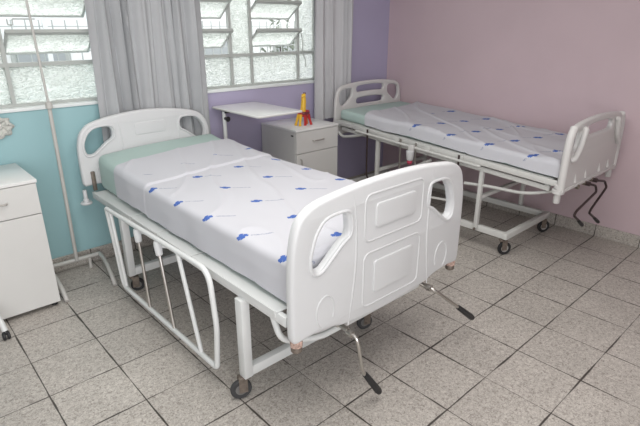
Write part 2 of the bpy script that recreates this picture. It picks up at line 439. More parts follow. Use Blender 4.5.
# outside: neighbouring house with railings
nb = thing('neighbouring_building', (2.2, 4.6, -1.0), 'pale rendered building with gridded railing seen through the gaps between window panes', 'building')
part('wall', bx(-3, 9, 4.6, 5.2, -1, 3.1), 'out_wall', nb, smooth=False)
for i, (x0, x1, z0, z1) in enumerate(((-.6, .5, .3, 1.5), (1.2, 1.9, .4, 1.6), (3.4, 4.6, .3, 1.5), (5.4, 6.6, .3, 1.5))):
    wn_ = part('window', bx(x0, x1, 4.57, 4.60, z0, z1), 'out_line', nb, smooth=False)
    part('pane', bx(x0 + .06, x1 - .06, 4.55, 4.57, z0 + .06, z1 - .06), 'out_dark', wn_, smooth=False)
rl = thing('railing', (2.0, 3.2, -1.0), 'thin grey gridded railing in front of the pale building outside', 'railing')
bm = NB()
for k in range(76): x = -2.4 + k * .13; box(bm, x, x + .010, 3.2, 3.212, -1, 1.72)
for k in range(21): z = -.95 + k * .13; box(bm, -2.4, 7.4, 3.195, 3.205, z, z + .010)
part('mesh_grid', bm, 'out_line', rl, smooth=False)
for k in range(9): x = -2.4 + k * 1.225; part('post', bx(x, x + .045, 3.18, 3.22, -1, 1.8), 'out_wall', rl, smooth=False)
bsh = thing('shrub', (5.2, 4.1, -1.0), 'small dark green shrub outside the right hand window', 'shrub')
bm = NB(); rnd = random.Random(3)
for k in range(130):
    p = Vector((5.2 + rnd.gauss(0, .22), 4.1 + rnd.gauss(0, .12), 1.35 + rnd.gauss(0, .22)))
    a = Vector((rnd.uniform(-1, 1), rnd.uniform(-1, 1), rnd.uniform(-1, 1))).normalized() * .07; b2 = a.cross(Vector((rnd.random(), rnd.random(), 1))).normalized() * .025
    bm.faces.new([bm.verts.new(p - a), bm.verts.new(p + b2), bm.verts.new(p + a), bm.verts.new(p - b2)])
part('foliage', bm, 'out_green', bsh)
part('stem', tube(NB(), [(5.2, 4.1, -1), (5.22, 4.12, .3), (5.18, 4.1, 1.4)], [.05, .04, .02], 8), 'darkmetal', bsh)
o = solo('outdoor_ground', bx(-12, 16, YB + .17, 16, -1.06, -1.0), 'out_ground', kind='structure', smooth=False)

# made-up frame on the wall behind the camera, added around the rear fill lamp
fill_frame = bpy.data.objects.new('added_fill_frame', None); COL.objects.link(fill_frame); fill_frame.location = (-1.3, YF, .6); fill_frame['kind'] = 'structure'; ORIG[fill_frame.name] = Vector(fill_frame.location)
bm = NB()
for a in ((-2.54, -2.5), (-1.32, -1.28), (-.10, -.06)): box(bm, a[0], a[1], YF, YF + .05, .56, 2.64)
for z in (.56, 1.58, 2.60): box(bm, -2.54, -.06, YF, YF + .05, z, z + .04)
part('window_frame', bm, 'frame', fill_frame, smooth=False)  # bars added only to surround the fill lamp

# ceiling lamp fixture (out of frame)
cl = thing('ceiling_light', (.9, -1.7, ZC), 'white square ceiling light panel above the beds', 'light')
bm = NB(); box(bm, -.2, 2.0, -2.8, -.6, ZC - .05, ZC, .005); part('housing', bm, 'paint', cl)

# ------------------------------------------------------------------ curtains
def curtain(name, x0, x1, z0, z1, yc, amp, folds, m, label, seed, flare=0.0):
    rnd = random.Random(seed); nx, nz = int(180 * (x1 - x0)) , 44
    ph = [rnd.uniform(0, 6.28) for _ in range(6)]; wd = []
    # irregular fold phase
    cum = [0.0]
    for i in range(nx):
        s = i / nx; cum.append(cum[-1] + 1 + .55 * math.sin(2 * math.pi * 2.3 * s + ph[0]) + .35 * math.sin(2 * math.pi * 5.1 * s + ph[1]))
    tot = cum[-1]; bm = NB(); g = []
    for j in range(nz + 1):
        t = j / nz; z = z1 + (z0 - z1) * t; row = []
        for i in range(nx + 1):
            s = i / nx; P = cum[i] / tot * folds * 2 * math.pi
            w = math.sin(P + .5 * math.sin(t * 2.2 + ph[2] + 3 * s)); w = math.copysign(abs(w) ** .75, w)
            a = amp * (.65 + .35 * math.sin(9 * s + ph[3])) * (.75 + .35 * t)
            y = yc + a * w + .004 * math.sin(3.3 * P + 5 * t + ph[4])
            xx = x0 + (x1 - x0) * s + .010 * math.cos(P) * w + (s - .5) * flare * t + .006 * math.sin(5 * t + P * .5)
            row.append(bm.verts.new((xx, min(y, YB - .014), z)))
        g.append(row)
    for j in range(nz):
        for i in range(nx): bm.faces.new((g[j][i], g[j][i + 1], g[j + 1][i + 1], g[j + 1][i]))
    thicken(bm, .0012)
    c = thing(name, ((x0 + x1) / 2, yc, z0), label, 'curtain')
    part('cloth', bm, m, c, angle=80)
    return c
c1 = curtain('curtain', .885, 1.712, .76, 2.42, .640, .036, 8, 'curtain', 'wide grey pleated curtain hanging behind the nearer bed between the two windows', 5, .03)
c2 = curtain('curtain', 2.875, 3.375, .80, 2.42, .645, .030, 6, 'curtain2', 'narrow pale grey curtain hanging in the corner beside the lilac wall', 12, 0)
rod = thing('curtain_rod', (2.1, .645, 2.46), 'white metal curtain rod fixed over both windows', 'curtain rod')
part('rod', tube(NB(), [(-.5, .645, 2.46), (3.8, .645, 2.46)], .012, 12), 'paint', rod)
for x in (-.45, 1.3, 3.75): part('bracket', bx(x - .012, x + .012, .645, YB, 2.44, 2.48), 'paint', rod)

# ------------------------------------------------------------------ shared bed pieces
def caster(parent, x, y, R=.046, ang=0, tyre='grey_tyre', top=.13, swivel=.03):
    a = math.radians(ang); ex, ey = x - swivel * math.cos(a), y - swivel * math.sin(a)   # wheel contact trails the stem at (x,y)
    rot = Matrix.Translation((ex, ey, 0)) @ Matrix.Rotation(a, 4, 'Z')
    bm = NB()
    # yoke: two cheeks and a crown, rolling direction is local x
    for s in (-1, 1):
        t = NB(); v = []
        box(t, -.012, .030, s * .019 - .0018, s * .019 + .0018, R - .012, R * 2 + .012, .001, 1); join(bm, t)
    box(bm, -.012, .045, -.021, .021, R * 2 + .010, R * 2 + .018, .002)
    lathe(bm, [(.019, R * 2 + .018), (.019, R * 2 + .026), (.009, R * 2 + .028), (.009, top)], (swivel, 0, 0), 'z', 14)
    tube(bm, [(0, -.024, R), (0, .024, R)], .005, 8)
    c = part('caster', bm, 'steel', parent, xf=rot)
    w = NB(); lathe(w, [(R * .5, -.009), (R * .93, -.012), (R, -.008), (R, .008), (R * .93, .012), (R * .5, .009)], (0, 0, R), 'y', 28, 0)
    lathe(w, [(.008, -.013), (R * .56, -.0105), (R * .56, .0105), (.008, .013)], (0, 0, R), 'y', 20, 1)
    part('wheel', w, [tyre, 'hub' if tyre == 'black' and x > 2 else 'wheel'], c, xf=rot)
    return c
OUT1 = [(-1.0, .02), (-1.0, .25), (-1.0, .46), (-.985, .70), (-.93, .87), (-.80, .945), (-.55, .975), (-.28, .995), (0, 1.0)]
OUT2 = [(-1.0, .02), (-1.0, .25), (-1.0, .42), (-.99, .60), (-.94, .77), (-.82, .885), (-.58, .945), (-.28, .985), (0, 1.0)]
def arch_outline(W, z0, z1, bottom, prof=None):
    left = [(W * a, z0 + (z1 - z0) * b) for a, b in (prof or OUT1)]
    right = [(-a, b) for a, b in reversed(left[:-1])]
    pts = left + right
    pts = pts + [(a * W, z0 + (z1 - z0) * b) for a, b in bottom]
    return pts
def sm(pts): return smooth_poly(pts, 2)
def mirror(l): return [(-a, b) for a, b in reversed(l)]
def solid_board(parent, name, xc, yc, W, z0, z1, face=-1, label=None, prof=None, hole=None, deep=1.0):
    """moulded end board with a kidney shaped grip hole at each side and embossed plates"""
    H = z1 - z0
    out = sm(arch_outline(W, z0, z1, [(.88, .03), (.84, .035), (.62, .02), (.50, -.02), (0, -.05), (-.50, -.02), (-.62, .02), (-.84, .035), (-.88, .03)], prof))
    hl = hole or [(-.52, .825), (-.475, .80), (-.465, .66), (-.545, .625), (-.62, .565), (-.73, .48), (-.80, .505), (-.815, .60), (-.765, .745), (-.69, .82)]
    hl = [(a * W, z0 + b * H) for a, b in hl]
    bm = slab([out, sm(hl), sm(mirror(hl))], .046, .016, yc, xc=xc)
    yf = yc + face * .023
    P = lambda u, v: (xc + u * W, z0 + v * H)
    def plate(u0, u1, v0, v1, r, proud):
        (a, b), (c, d) = P(u0, v0), P(u1, v1)
        t = slab([rrect(a, c, b, d, r)], .012, .005, yf - face * (.006 - proud), xc=0); join(bm, t)
    # embossed outlines around two raised plates
    for v0, v1 in ((.56, .90), (.05, .47)):
        (a, b), (c, d) = P(-.31, v0), P(.37, v1)
        lp = [(x, yf - face * .0028, z) for x, z in rrect(a, c, b, d, .035, 6)]
        tube(bm, [(x, y + (1 - deep) * .005, z) for x, y, z in lp], .0065, 8, close=True)
        plate(-.20, .27, v0 + .085, v1 - .075, .018, .007 * deep)
    # swept vertical ribs
    for s, k in ((-1, -.40), (1, .47)):
        pts = []
        for i in range(15):
            v = -.03 + i / 14 * .97; u = k + s * .055 * math.cos((v - .55) * 3.0) * -1 + s * .05
            x, z = P(u, v); pts.append((x, yf - face * .003, z))
        tube(bm, pts, [.0035 + .004 * math.sin(math.pi * i / 14) for i in range(15)], 8)
        # rolled lip around each grip opening
    for hh in (hl, mirror(hl)):
        cx = sum(p[0] for p in hh) / len(hh); cz = sum(p[1] for p in hh) / len(hh)
        lp = [(xc + cx + (x - cx) * 1.16, yf - face * .002, cz + (z - cz) * 1.12) for x, z in sm(hh)]
        tube(bm, lp, .008, 8, close=True)
    for s in (-1, 1):   # lower corner swirl emboss
        cx, cz = P(s * .70, .17)
        pts = [(cx + s * .05 * math.cos(math.radians(t)) , yf - face * .001, cz + .075 * math.sin(math.radians(t))) for t in range(-60, 211, 18)]
        tube(bm, pts, .0045, 6)
    o = part(name, bm, 'plastic', parent, angle=50)
    if label: o['label'] = label
    return o

def mattress(name, x0, x1, y0, y1, z0, zt, mat_, label, xf=None, r=.04, ck=0.0):
    m_ = thing(name, ((x0 + x1) / 2, (y0 + y1) / 2, z0), label, 'mattress')
    bm = NB(); box(bm, x0, x1, y0, y1, z0, zt, r, 5)
    bmesh.ops.subdivide_edges(bm, edges=[e for e in bm.edges if e.calc_length() > .3], cuts=22, use_grid_fill=True)
    for v in bm.verts:
        if v.co.z > zt - .01:
            v.co.z += .004 * math.sin(v.co.x * 9 + 1) * math.sin(v.co.y * 7) + .005
        if v.co.z > z0 + .12: v.co.z += crown(v.co.x, (x0 + x1) / 2, (x1 - x0) / 2, ck) + ck * head_lift(v.co.y)
        v.co.z += .002 * math.sin(v.co.y * 23 + v.co.x * 5) if v.co.z > z0 + .01 else 0
    part('fitted_sheet', bm, mat_, m_, xf=xf, angle=60)
    return m_

def draw_sheet(name, x0, x1, yh, yf, z0, zt, dropL, dropR, m, label, seed, skew=0.0, cuff=None, xf=None, yend=None, r=.035, wr=1.0, ck=0.0):
    """cloth laid over the mattress: u across, v along; arc-length UVs in metres"""
    rnd = random.Random(seed); W = x1 - x0; nu, nv = 92, 280
    from mathutils import noise
    def gx(s):      # s from -W/2-drop .. W/2+drop -> (x offset, drop)
        a = abs(s); flat = W / 2 - r; sg = 1 if s > 0 else -1
        if a <= flat: return s, 0
        th = (a - flat) / r
        if th < math.pi / 2: return sg * (flat + r * math.sin(th)), r * (1 - math.cos(th))
        return sg * (W / 2), r + (a - flat - r * math.pi / 2)
    sL = -(W / 2 - r + r * math.pi / 2 + dropL - r); sR = (W / 2 - r + r * math.pi / 2 + dropR - r)
    Ln = yh - yf; vend = Ln - r + r * math.pi / 2 + .05
    bm = NB(); uvl = bm.loops.layers.uv.new('cloth'); g = []; UV = {}
    cx = (x0 + x1) / 2
    for j in range(nv + 1):
        t = vend * j / nv; row = []
        for i in range(nu + 1):
            s = sL + (sR - sL) * i / nu
            dx, dz = gx(s)
            tt = t
            if tt <= Ln - r: yo, dzy = tt, 0
            else:
                th = (tt - (Ln - r)) / r
                if th < math.pi / 2: yo, dzy = Ln - r + r * math.sin(th), r * (1 - math.cos(th))
                else: yo, dzy = Ln, r + (tt - (Ln - r) - r * math.pi / 2)
            y = yh - yo + skew * (s - sL) * max(0, 1 - t / .7)
            drop = math.hypot(dz, dzy) if (dz > 0 and dzy > 0) else dz + dzy
            z = zt - drop + crown(cx + dx, cx, W / 2, ck) * max(0, 1 - drop / .12) + ck * head_lift(y) * max(0, 1 - drop / .18)
            # soft wrinkles
            p = Vector((s * 2.2, t * 2.4, seed)); q = Vector((s * 7, t * 5.5, seed + 4))
            n1 = noise.noise(p); n2 = noise.noise(q)
            k = 1.0 if dz == 0 else .5
            rid = 1 - abs(noise.noise(Vector(((s + t * .6) * 3.4, (t - s * .5) * 1.1, seed + 9)))) * 2
            z += wr * k * (.006 * n1 + .003 * n2 + .009 * max(0, rid) ** 9)
            hang = 1 if s > 0 else -1
            if dz > r * .8:
                fr = min(1, (dz - r * .8) / .08)
                dx += hang * fr * (.006 + .006 * wr * noise.noise(Vector((t * 6, 0, seed + 2 + hang))))
                z += fr * .012 * noise.noise(Vector((t * 3, 5, seed)))
            if dzy > r * .6: y -= .004
            if cuff is not None:
                cy, h = cuff      # a ridge where the sheet doubles back
                d = t - (cy + .10 * math.sin((s - sL) * 1.6) * .35)
                z += h if d < 0 else h * math.exp(-(d / .006) ** 2)
                if dz > r * .8 and d < 0: dx += hang * .004
            v = bm.verts.new((cx + dx, y, z)); UV[v] = (s, yh - t); row.append(v)
        g.append(row)
    for j in range(nv):
        for i in range(nu):
            f = bm.faces.new((g[j][i], g[j + 1][i], g[j + 1][i + 1], g[j][i + 1]))
            for l in f.loops: l[uvl].uv = UV[l.vert]
    thicken(bm, .0012)
    if xf is not None: bm.transform(xf)
    return solo(name, bm, m, label, 'sheet', base=(cx, (yh + yf) / 2, z0), angle=80)

def crank(parent, pts, grip_pts, m_rod, rr=.0065, gr=.013, label=None):
    bm = NB(); tube(bm, fillet(pts, .02), rr, 10)
    s = Vector(pts[0]); lathe(bm, [(.012, -.03), (.016, -.028), (.016, .0), (.012, .004)], s, 'y', 14)
    c = part('crank', bm, m_rod, parent)
    a, b = Vector(grip_pts[0]), Vector(grip_pts[1]); d = b - a
    gb = NB(); tube(gb, [a, a + d * .06, a + d * .35, a + d * .9, b], [gr * .6, gr * .85, gr, gr * 1.15, gr * .9], 12)
    part('crank_grip', gb, 'black', c)
    return c

def head_lift(y):
    """the nearer mattress rises gently towards the head"""
    return .055 * (max(0, y + .15) / .68) ** 1.4
def crown(x, xc, hw, k):
    d = (x - xc) / hw
    return k * (.016 * (1 - d * d) + .016 * d)
# ------------------------------------------------------------------ nearer bed
bed = thing('hospital_bed', (1.2, -.5, 0), 'nearer white hospital bed with solid moulded end boards and lowered side rail', 'bed')
HX, HY = 1.165, .575
FX, FY = 1.275, -1.64
solid_board(bed, 'headboard', HX, HY, .505, .605, 1.10, -1, prof=OUT2, deep=.4, hole=[(-.52, .82), (-.51, .66), (-.62, .60), (-.70, .53), (-.80, .455), (-.885, .47), (-.90, .60), (-.84, .74), (-.74, .815)])
solid_board(bed, 'footboard', FX, FY, .575, .455, 1.075, -1)
# bumper cap and label at the foot posts
for x in (FX - .54, FX + .54):
    bp_ = part('post_cap', lathe(NB(), [(.020, .425), (.024, .43), (.024, .452), (.022, .456)], (x, FY, 0), 'z', 16), 'steel', bed)
    part('label_band', lathe(NB(), [(.0255, .452), (.026, .454), (.026, .476), (.0255, .478)], (x, FY, 0), 'z', 16), 'label', bp_)['label'] = 'worn red and white label band'
# roller bumpers at the head corners
for x in (.672, 1.66):
    bm = lathe(NB(), [(.012, .585), (.014, .58), (.014, .52), (.020, .515), (.020, .495)], (x, .60, 0), 'z', 16)
    lathe(bm, [(.010, .50), (.036, .498), (.040, .490), (.036, .482), (.010, .480)], (x, .60, 0), 'z', 24)
    part('bumper_wheel', bm, 'plastic', bed)
for x in (.728,): part('mounting_bracket', bx(x - .012, x + .012, .530, .552, .585, .72, .003), 'steel', bed)
# frame
XA, XB = .705, 1.735
bm = NB()
bar(bm, (XA + .012, .55, .555), (XA + .012, -1.61, .555), .024, .045); bar(bm, (XB - .012, .55, .555), (XB - .012, -1.61, .555), .024, .045)
for y in (.53, -.15, -.80, -1.585): bar(bm, (XA + .02, y, .548), (XB - .02, y, .548), .035, .03)
for x in (1.0, 1.42): bar(bm, (x, .5, .53), (x, -1.55, .53), .03, .03)
part('frame', bm, 'paint', bed)
# four platform sections
for y0, y1 in ((.50, -.12), (-.13, -.46), (-.47, -.86), (-.87, -1.56)):
    bm = NB(); box(bm, XA - .004, XB + .004, y1, y0, .578, .586, .002, 1)
    box(bm, XA - .006, XA + .0, y1 + .01, y0 - .01, .555, .584, .001, 1)
    part('mattress_platform', bm, 'paint', bed, angle=30)
# legs : an H at each end
def hleg(y, x0, x1):
    for x in (x0, x1): part('leg', bar(NB(), (x, y, .118), (x, y, .535), .045, .05), 'paint', bed)
    part('cross_bar', bar(NB(), (x0 + .022, y, .143), (x1 - .022, y, .143), .04, .05), 'paint', bed)
hleg(-1.30, .705, 1.56); hleg(.05, .715, 1.66)
caster(bed, .705, -1.30, .051, -20, top=.128, swivel=.03); caster(bed, 1.56, -1.30, .047, -20, top=.125, swivel=.03)
caster(bed, .715, .05, .044, 160, 'black', top=.125); caster(bed, 1.66, .05, .044, 200, 'black', top=.125)
# bumper tube under the footboard
bm = tube(NB(), fillet([(.725, -1.50, .53), (.735, -1.54, .42), (.90, -1.60, .395), (1.60, -1.60, .395), (1.715, -1.54, .42), (1.72, -1.50, .53)], .05, 6), .014, 12)
part('foot_bumper_tube', bm, 'paint', bed)
# gearbox tubes for the cranks
bm = NB()
for x in (1.01, 1.585): tube(bm, [(x, -.95, .46), (x, -1.66, .41)], .012, 10)
bar(bm, (.99, -1.60, .425), (1.63, -1.60, .425), .03, .035)
part('crank_support', bm, 'chrome', bed)
crank(bed, [(1.01, -1.66, .40), (1.01, -1.715, .40), (1.012, -1.725, .36), (1.03, -1.735, .235), (1.05, -1.737, .19)], [(1.045, -1.735, .205), (1.145, -1.745, .050)], 'chrome', .0085, .0155)
crank(bed, [(1.585, -1.66, .41), (1.585, -1.70, .41), (1.61, -1.72, .385), (1.74, -1.74, .275), (1.77, -1.742, .25)], [(1.765, -1.74, .255), (1.925, -1.75, .120)], 'chrome', .0085, .0155)
# lowered side rail (near side)
sr = part('side_rail', tube(NB(), fillet([(.645, .115, .585), (.640, .04, .33), (.635, -.02, .095), (.635, -1.155, .115), (.640, -1.175, .35), (.648, -1.125, .625), (.645, .115, .585)][:-1] + [(.645, .115, .585)], [.02, .06, .02, .05, .085], 7), .0135, 12), 'paint', bed)
for a, b in (((.643, .05, .588), (.637, -.06, .11)), ((.643, -.84, .617), (.637, -1.00, .122))):
    part('rail_bar', tube(NB(), [a, b], .011, 10), 'paint', sr)
for a, b in (((.643, -.345, .590), (.637, -.405, .11)), ((.643, -.605, .60), (.637, -.71, .115))):
    a, b = Vector(a), Vector(b)
    rb = part('swing_bar', tube(NB(), [a, b], .009, 10), 'chrome', sr)
    bm = NB(); d = (b - a).normalized(); tube(bm, [a - d * .0, a + d * .02, a + d * .075, a + d * .08], [.017, .021, .019, .014], 12); 
    part('sleeve', bm, 'plastic', rb)
part('lock_knob', tube(NB(), [(.70, -.51, .50), (.665, -.51, .50), (.662, -.51, .50)], [.012, .022, .018], 14), 'black', sr)
for y in (-.345, -.605): part('rail_hinge', tube(NB(), [(.73, y, .54), (.64, y, .57)], .010, 8), 'paint', sr)
# far side rail, lowered too
sr2 = part('side_rail', tube(NB(), fillet([(1.795, .115, .575), (1.80, -.02, .115), (1.80, -1.10, .115), (1.795, -1.125, .575), (1.795, .115, .575)], [.05, .05, .085], 7), .0125, 12), 'paint', bed)
for y in (-.15, -.85): part('rail_bar', tube(NB(), [(1.795, y, .58), (1.80, y - .08, .115)], .010, 10), 'paint', sr2)
for y in (-.25, -.70): part('rail_hinge', tube(NB(), [(1.72, y, .54), (1.795, y, .575)], .010, 8), 'paint', sr2)
MZ = .589
mattress('mattress', .765, 1.675, -1.585, .535, MZ, .788, 'green_sheet', 'thin mattress in a pale green fitted sheet on the nearer bed with solid end boards', ck=1.0)
draw_sheet('draw_sheet', .757, 1.683, .19, -1.592, MZ, .806, .197, .150, 'print1', 'white draw sheet with blue marks and turned back top, on the nearer bed', 3, skew=.06, cuff=(.43, .012), ck=1.0)

# ------------------------------------------------------------------ farther bed (slightly tilted down to the foot)
bed2 = thing('hospital_bed', (3.45, -.6, 0), 'farther white hospital bed with open slotted end boards, standing along the pink wall', 'bed')
SL = .062
def ZR(y): return .735 + SL * (y + .6)          # height of the side rail of the tilted bed
TILT = Matrix.Identity(4); TILT[2][1] = SL; TILT[2][3] = .735 + SL * .6 - .735   # z += SL*(y+.6) ; used with level z measured at y=-.6
B2 = 3.462; W2_ = .488
# headboard: arch with two wide slots and side holes
z0, z1 = .66, 1.155
out = sm(arch_outline(W2_, z0, z1, [(.9, .0), (.5, .02), (-.5, .02), (-.9, .0)]))
def sh(l): return [(a * W2_, z0 + b * (z1 - z0)) for a, b in l]
slot1 = sh([(-.40, .785), (-.42, .90), (-.2, .925), (.2, .925), (.42, .90), (.40, .785), (.2, .80), (-.2, .80)])
slot2 = sh([(-.40, .56), (-.42, .665), (-.2, .69), (.2, .69), (.42, .665), (.40, .56), (.2, .56), (-.2, .56)])
side = sh([(-.85, .86), (-.55, .89), (-.53, .78), (-.56, .70), (-.78, .54), (-.88, .60), (-.90, .74)])
HY2 = .49
bm = slab([out, sm(slot1), sm(slot2), sm(side), sm(mirror(side))], .036, .013, HY2, xc=B2 + .012)
part('headboard', bm, 'plastic2', bed2, angle=50)
# footboard
B2 = 3.442; W2_ = .478
z0, z1 = .628, 1.088
FY2 = -1.70
out = sm(arch_outline(W2_, z0, z1, [(.95, .0), (.5, .0), (-.5, .0), (-.95, .0)]))
slot = sh([(-.50, .73), (-.52, .86), (-.25, .90), (.25, .90), (.52, .86), (.50, .73), (.25, .72), (-.25, .72)])
side = sh([(-.88, .70), (-.84, .82), (-.68, .86), (-.66, .72), (-.70, .58), (-.86, .54)])
bm = slab([out, sm(slot), sm(side), sm(mirror(side))], .040, .014, FY2, xc=B2)
for s in (-1, 1):       # thick rounded grips standing off the board face
    P = lambda u, v, y=FY2 - .034: (B2 + s * u * W2_, y, z0 + v * (z1 - z0))
    tube(bm, fillet([P(.60, .86, FY2 - .015), P(.62, .86), P(.70, .60), P(.84, .46), P(.86, .44, FY2 - .015)], .04, 5), .020, 12)
    tube(bm, fillet([P(.985, .02, FY2 - .006), P(.985, .60, FY2 - .006), P(.955, .80, FY2 - .006), P(.88, .91, FY2 - .006)], .06), .026, 12)
    # fins at the foot of the board
    for u in (.26, .62):
        x, y, z = P(u, .06); vs = [bm.verts.new(p) for p in ((x - .012, FY2 - .018, z), (x + .012, FY2 - .018, z), (x, FY2 - .018, z + .075), (x, FY2 - .034, z))]
        for f in ((0, 1, 2), (0, 3, 1), (1, 3, 2), (0, 2, 3)): bm.faces.new([vs[i] for i in f])
box(bm, B2 - W2_ - .01, B2 + W2_ + .015, FY2 - .03, FY2 + .02, z0 - .008, z0 + .014, .005)
part('footboard', bm, 'plastic2', bed2, angle=50)
for s in (-1, 1):
    x = B2 + s * (W2_ - .012)
    bm = lathe(NB(), [(.020, .540), (.022, .545), (.022, .66)], (x, FY2 + .01, 0), 'z', 16)
    lathe(bm, [(.022, .605), (.040, .61), (.040, .635), (.022, .64)], (x, FY2 + .01, 0), 'z', 20)
    lathe(bm, [(.022, .64), (.030, .645), (.030, .665), (.022, .67)], (x, FY2 + .01, 0), 'z', 20)
    part('foot_post', bm, 'plastic2', bed2)
X2A, X2B = 2.975, 3.945
bm = NB()
for x in (X2A + .012, X2B - .012):
    bar(bm, (x, .46, ZR(.46)), (x, -1.68, ZR(-1.68)), .024, .04)
    xi = x + (.028 if x < 3.4 else -.028)
    bar(bm, (xi, .40, ZR(.40) - .055), (xi, -1.62, ZR(-1.62) - .055), .028, .035)
for y in (.44, -.2, -.9, -1.6): bar(bm, (X2A + .02, y, ZR(y) - .03), (X2B - .02, y, ZR(y) - .03), .03, .03)
bar(bm, (X2A + .03, -1.66, .625), (X2B - .03, -1.66, .625), .03, .05)
part('frame', bm, 'paint2', bed2)
for y0, y1 in ((.42, -.2), (-.21, -.55), (-.56, -.95), (-.96, -1.63)):
    bm = bx(X2A + .026, X2B - .026, y1, y0, .735 + .012, .735 + .020, .002, seg=1); part('mattress_platform', bm, 'paint2', bed2, xf=TILT)
# base: rectangle of bars on casters, posts to the frame
bz = .165
for x in (3.045, 3.725): part('base_bar', bar(NB(), (x, .42, bz), (x, -1.33, bz), .035, .05), 'paint2', bed2)
for y in (.42, -1.345): part('base_bar', bar(NB(), (3.02, y, bz + .001), (3.75, y, bz + .001), .035, .05), 'paint2', bed2)
for x, y in ((3.045, -1.315), (3.71, -1.315), (3.045, .39), (3.71, .39)):
    caster(bed2, x, y, .053, 148 if y < 0 else -60, 'black', bz - .02)
for x in (3.02, 3.75):
    for y in (-1.10, -.05):
        p_ = part('post', bar(NB(), (x, y, bz), (x, y, ZR(y) - .04), .035, .03), 'paint2', bed2)
        part('bolt', lathe(NB(), [(.011, -.02 if x < 3.4 else .02), (.011, -.026 if x < 3.4 else .026)], (x, y, bz), 'x', 10), 'steel', p_)
# lifting arms
bm = NB()
for x in (3.035, 3.735):
    tube(bm, fillet([(x, -.95, .50), (x, -1.15, .52), (x, -1.45, .53), (x, -1.64, .60)], .12, 6), .012, 10)
    tube(bm, [(x, -.05, .32), (x, -.62, .62)], .012, 10)
for y in (-1.10, -.05): bar(bm, (3.03, y, .42), (3.74, y, .42), .028, .028)
part('lifting_arm', bm, 'paint2', bed2)
bm = tube(NB(), fillet([(3.0, .44, .70), (2.995, .38, .665), (2.99, .25, .69), (2.985, .08, .735)], .08), .013, 10)
part('head_brace', bm, 'paint2', bed2)
# lowered side rail : dark steel drop bars
sr = part('side_rail', tube(NB(), [(2.945, .16, ZR(.16) - .02), (2.945, -1.12, ZR(-1.12) - .02)], .011, 10), 'paint2', bed2)
for y, zb in ((.02, .34), (-.36, .30), (-.52, .30), (-.93, .36)):
    rb = part('drop_bar', tube(NB(), fillet([(2.948, y, ZR(y) + .02), (2.948, y - .005, zb + .03), (2.952, y - .03, zb)], .02), .008, 8), 'darkmetal' if y in (.02, -.93) else 'chrome', sr)
for zb in (.30,):
    part('lower_rail', tube(NB(), fillet([(2.955, -.34, zb), (2.955, -.95, zb + .06)], .02), .010, 8), 'paint2', sr)
for y in (.06, -.30, -.62, -.93): part('rail_clamp', bx(2.955, 2.975, y - .03, y + .03, ZR(y) - .02, ZR(y) + .018, .004), 'paint2', sr)
# three crank sockets, two cranks
for x in (3.20, 3.33, 3.46): part('crank_socket', tube(NB(), [(x, -1.64, .625), (x, -1.735, .615), (x, -1.74, .615)], [.017, .017, .012], 12), 'steel', bed2)
crank(bed2, [(3.33, -1.735, .615), (3.33, -1.76, .615), (3.41, -1.775, .59), (3.42, -1.785, .545), (3.10, -1.785, .475), (3.07, -1.785, .45), (3.19, -1.785, .38)], [(3.16, -1.785, .395), (3.27, -1.785, .325)], 'darkmetal', .0085, .012)
crank(bed2, [(3.46, -1.735, .615), (3.46, -1.76, .615), (3.58, -1.775, .59), (3.62, -1.785, .535), (3.38, -1.785, .42), (3.36, -1.785, .395), (3.50, -1.785, .32)], [(3.47, -1.785, .335), (3.60, -1.785, .26)], 'darkmetal', .0085, .012)
M2Z = .757
mattress('mattress', 3.015, 3.925, -1.655, .445, M2Z, .845, 'green_sheet', 'thin mattress in a pale green fitted sheet on the farther bed by the pink wall', xf=TILT, r=.03)
draw_sheet('draw_sheet', 3.005, 3.935, .10, -1.662, M2Z, .870, .100, .080, 'print2', 'rumpled white draw sheet with blue cross marks spread over the farther bed', 8, skew=.10, cuff=(.40, .003), xf=TILT, r=.03, wr=1.6)
# nurse call handset hanging on the rail
ch = thing('call_handset', (2.935, -.50, .57), 'small white handset with crimson lower end clipped to the side of the farther bed', 'handset')
bm = NB(); tube(bm, [(2.905, -.50, .70), (2.905, -.50, .695), (2.905, -.50, .63), (2.905, -.50, .62)], [.026, .034, .028, .022], 14)
part('body', bm, 'plastic', ch)
bm = NB(); tube(bm, [(2.905, -.50, .622), (2.905, -.50, .60), (2.905, -.50, .585)], [.022, .024, .014], 14); part('end_cap', bm, 'callred', ch)['label'] = 'crimson lower end'
bm = NB(); box(bm, 2.902, 2.931, -.525, -.475, .695, .745, .006); part('clip', bm, 'plastic2', ch)

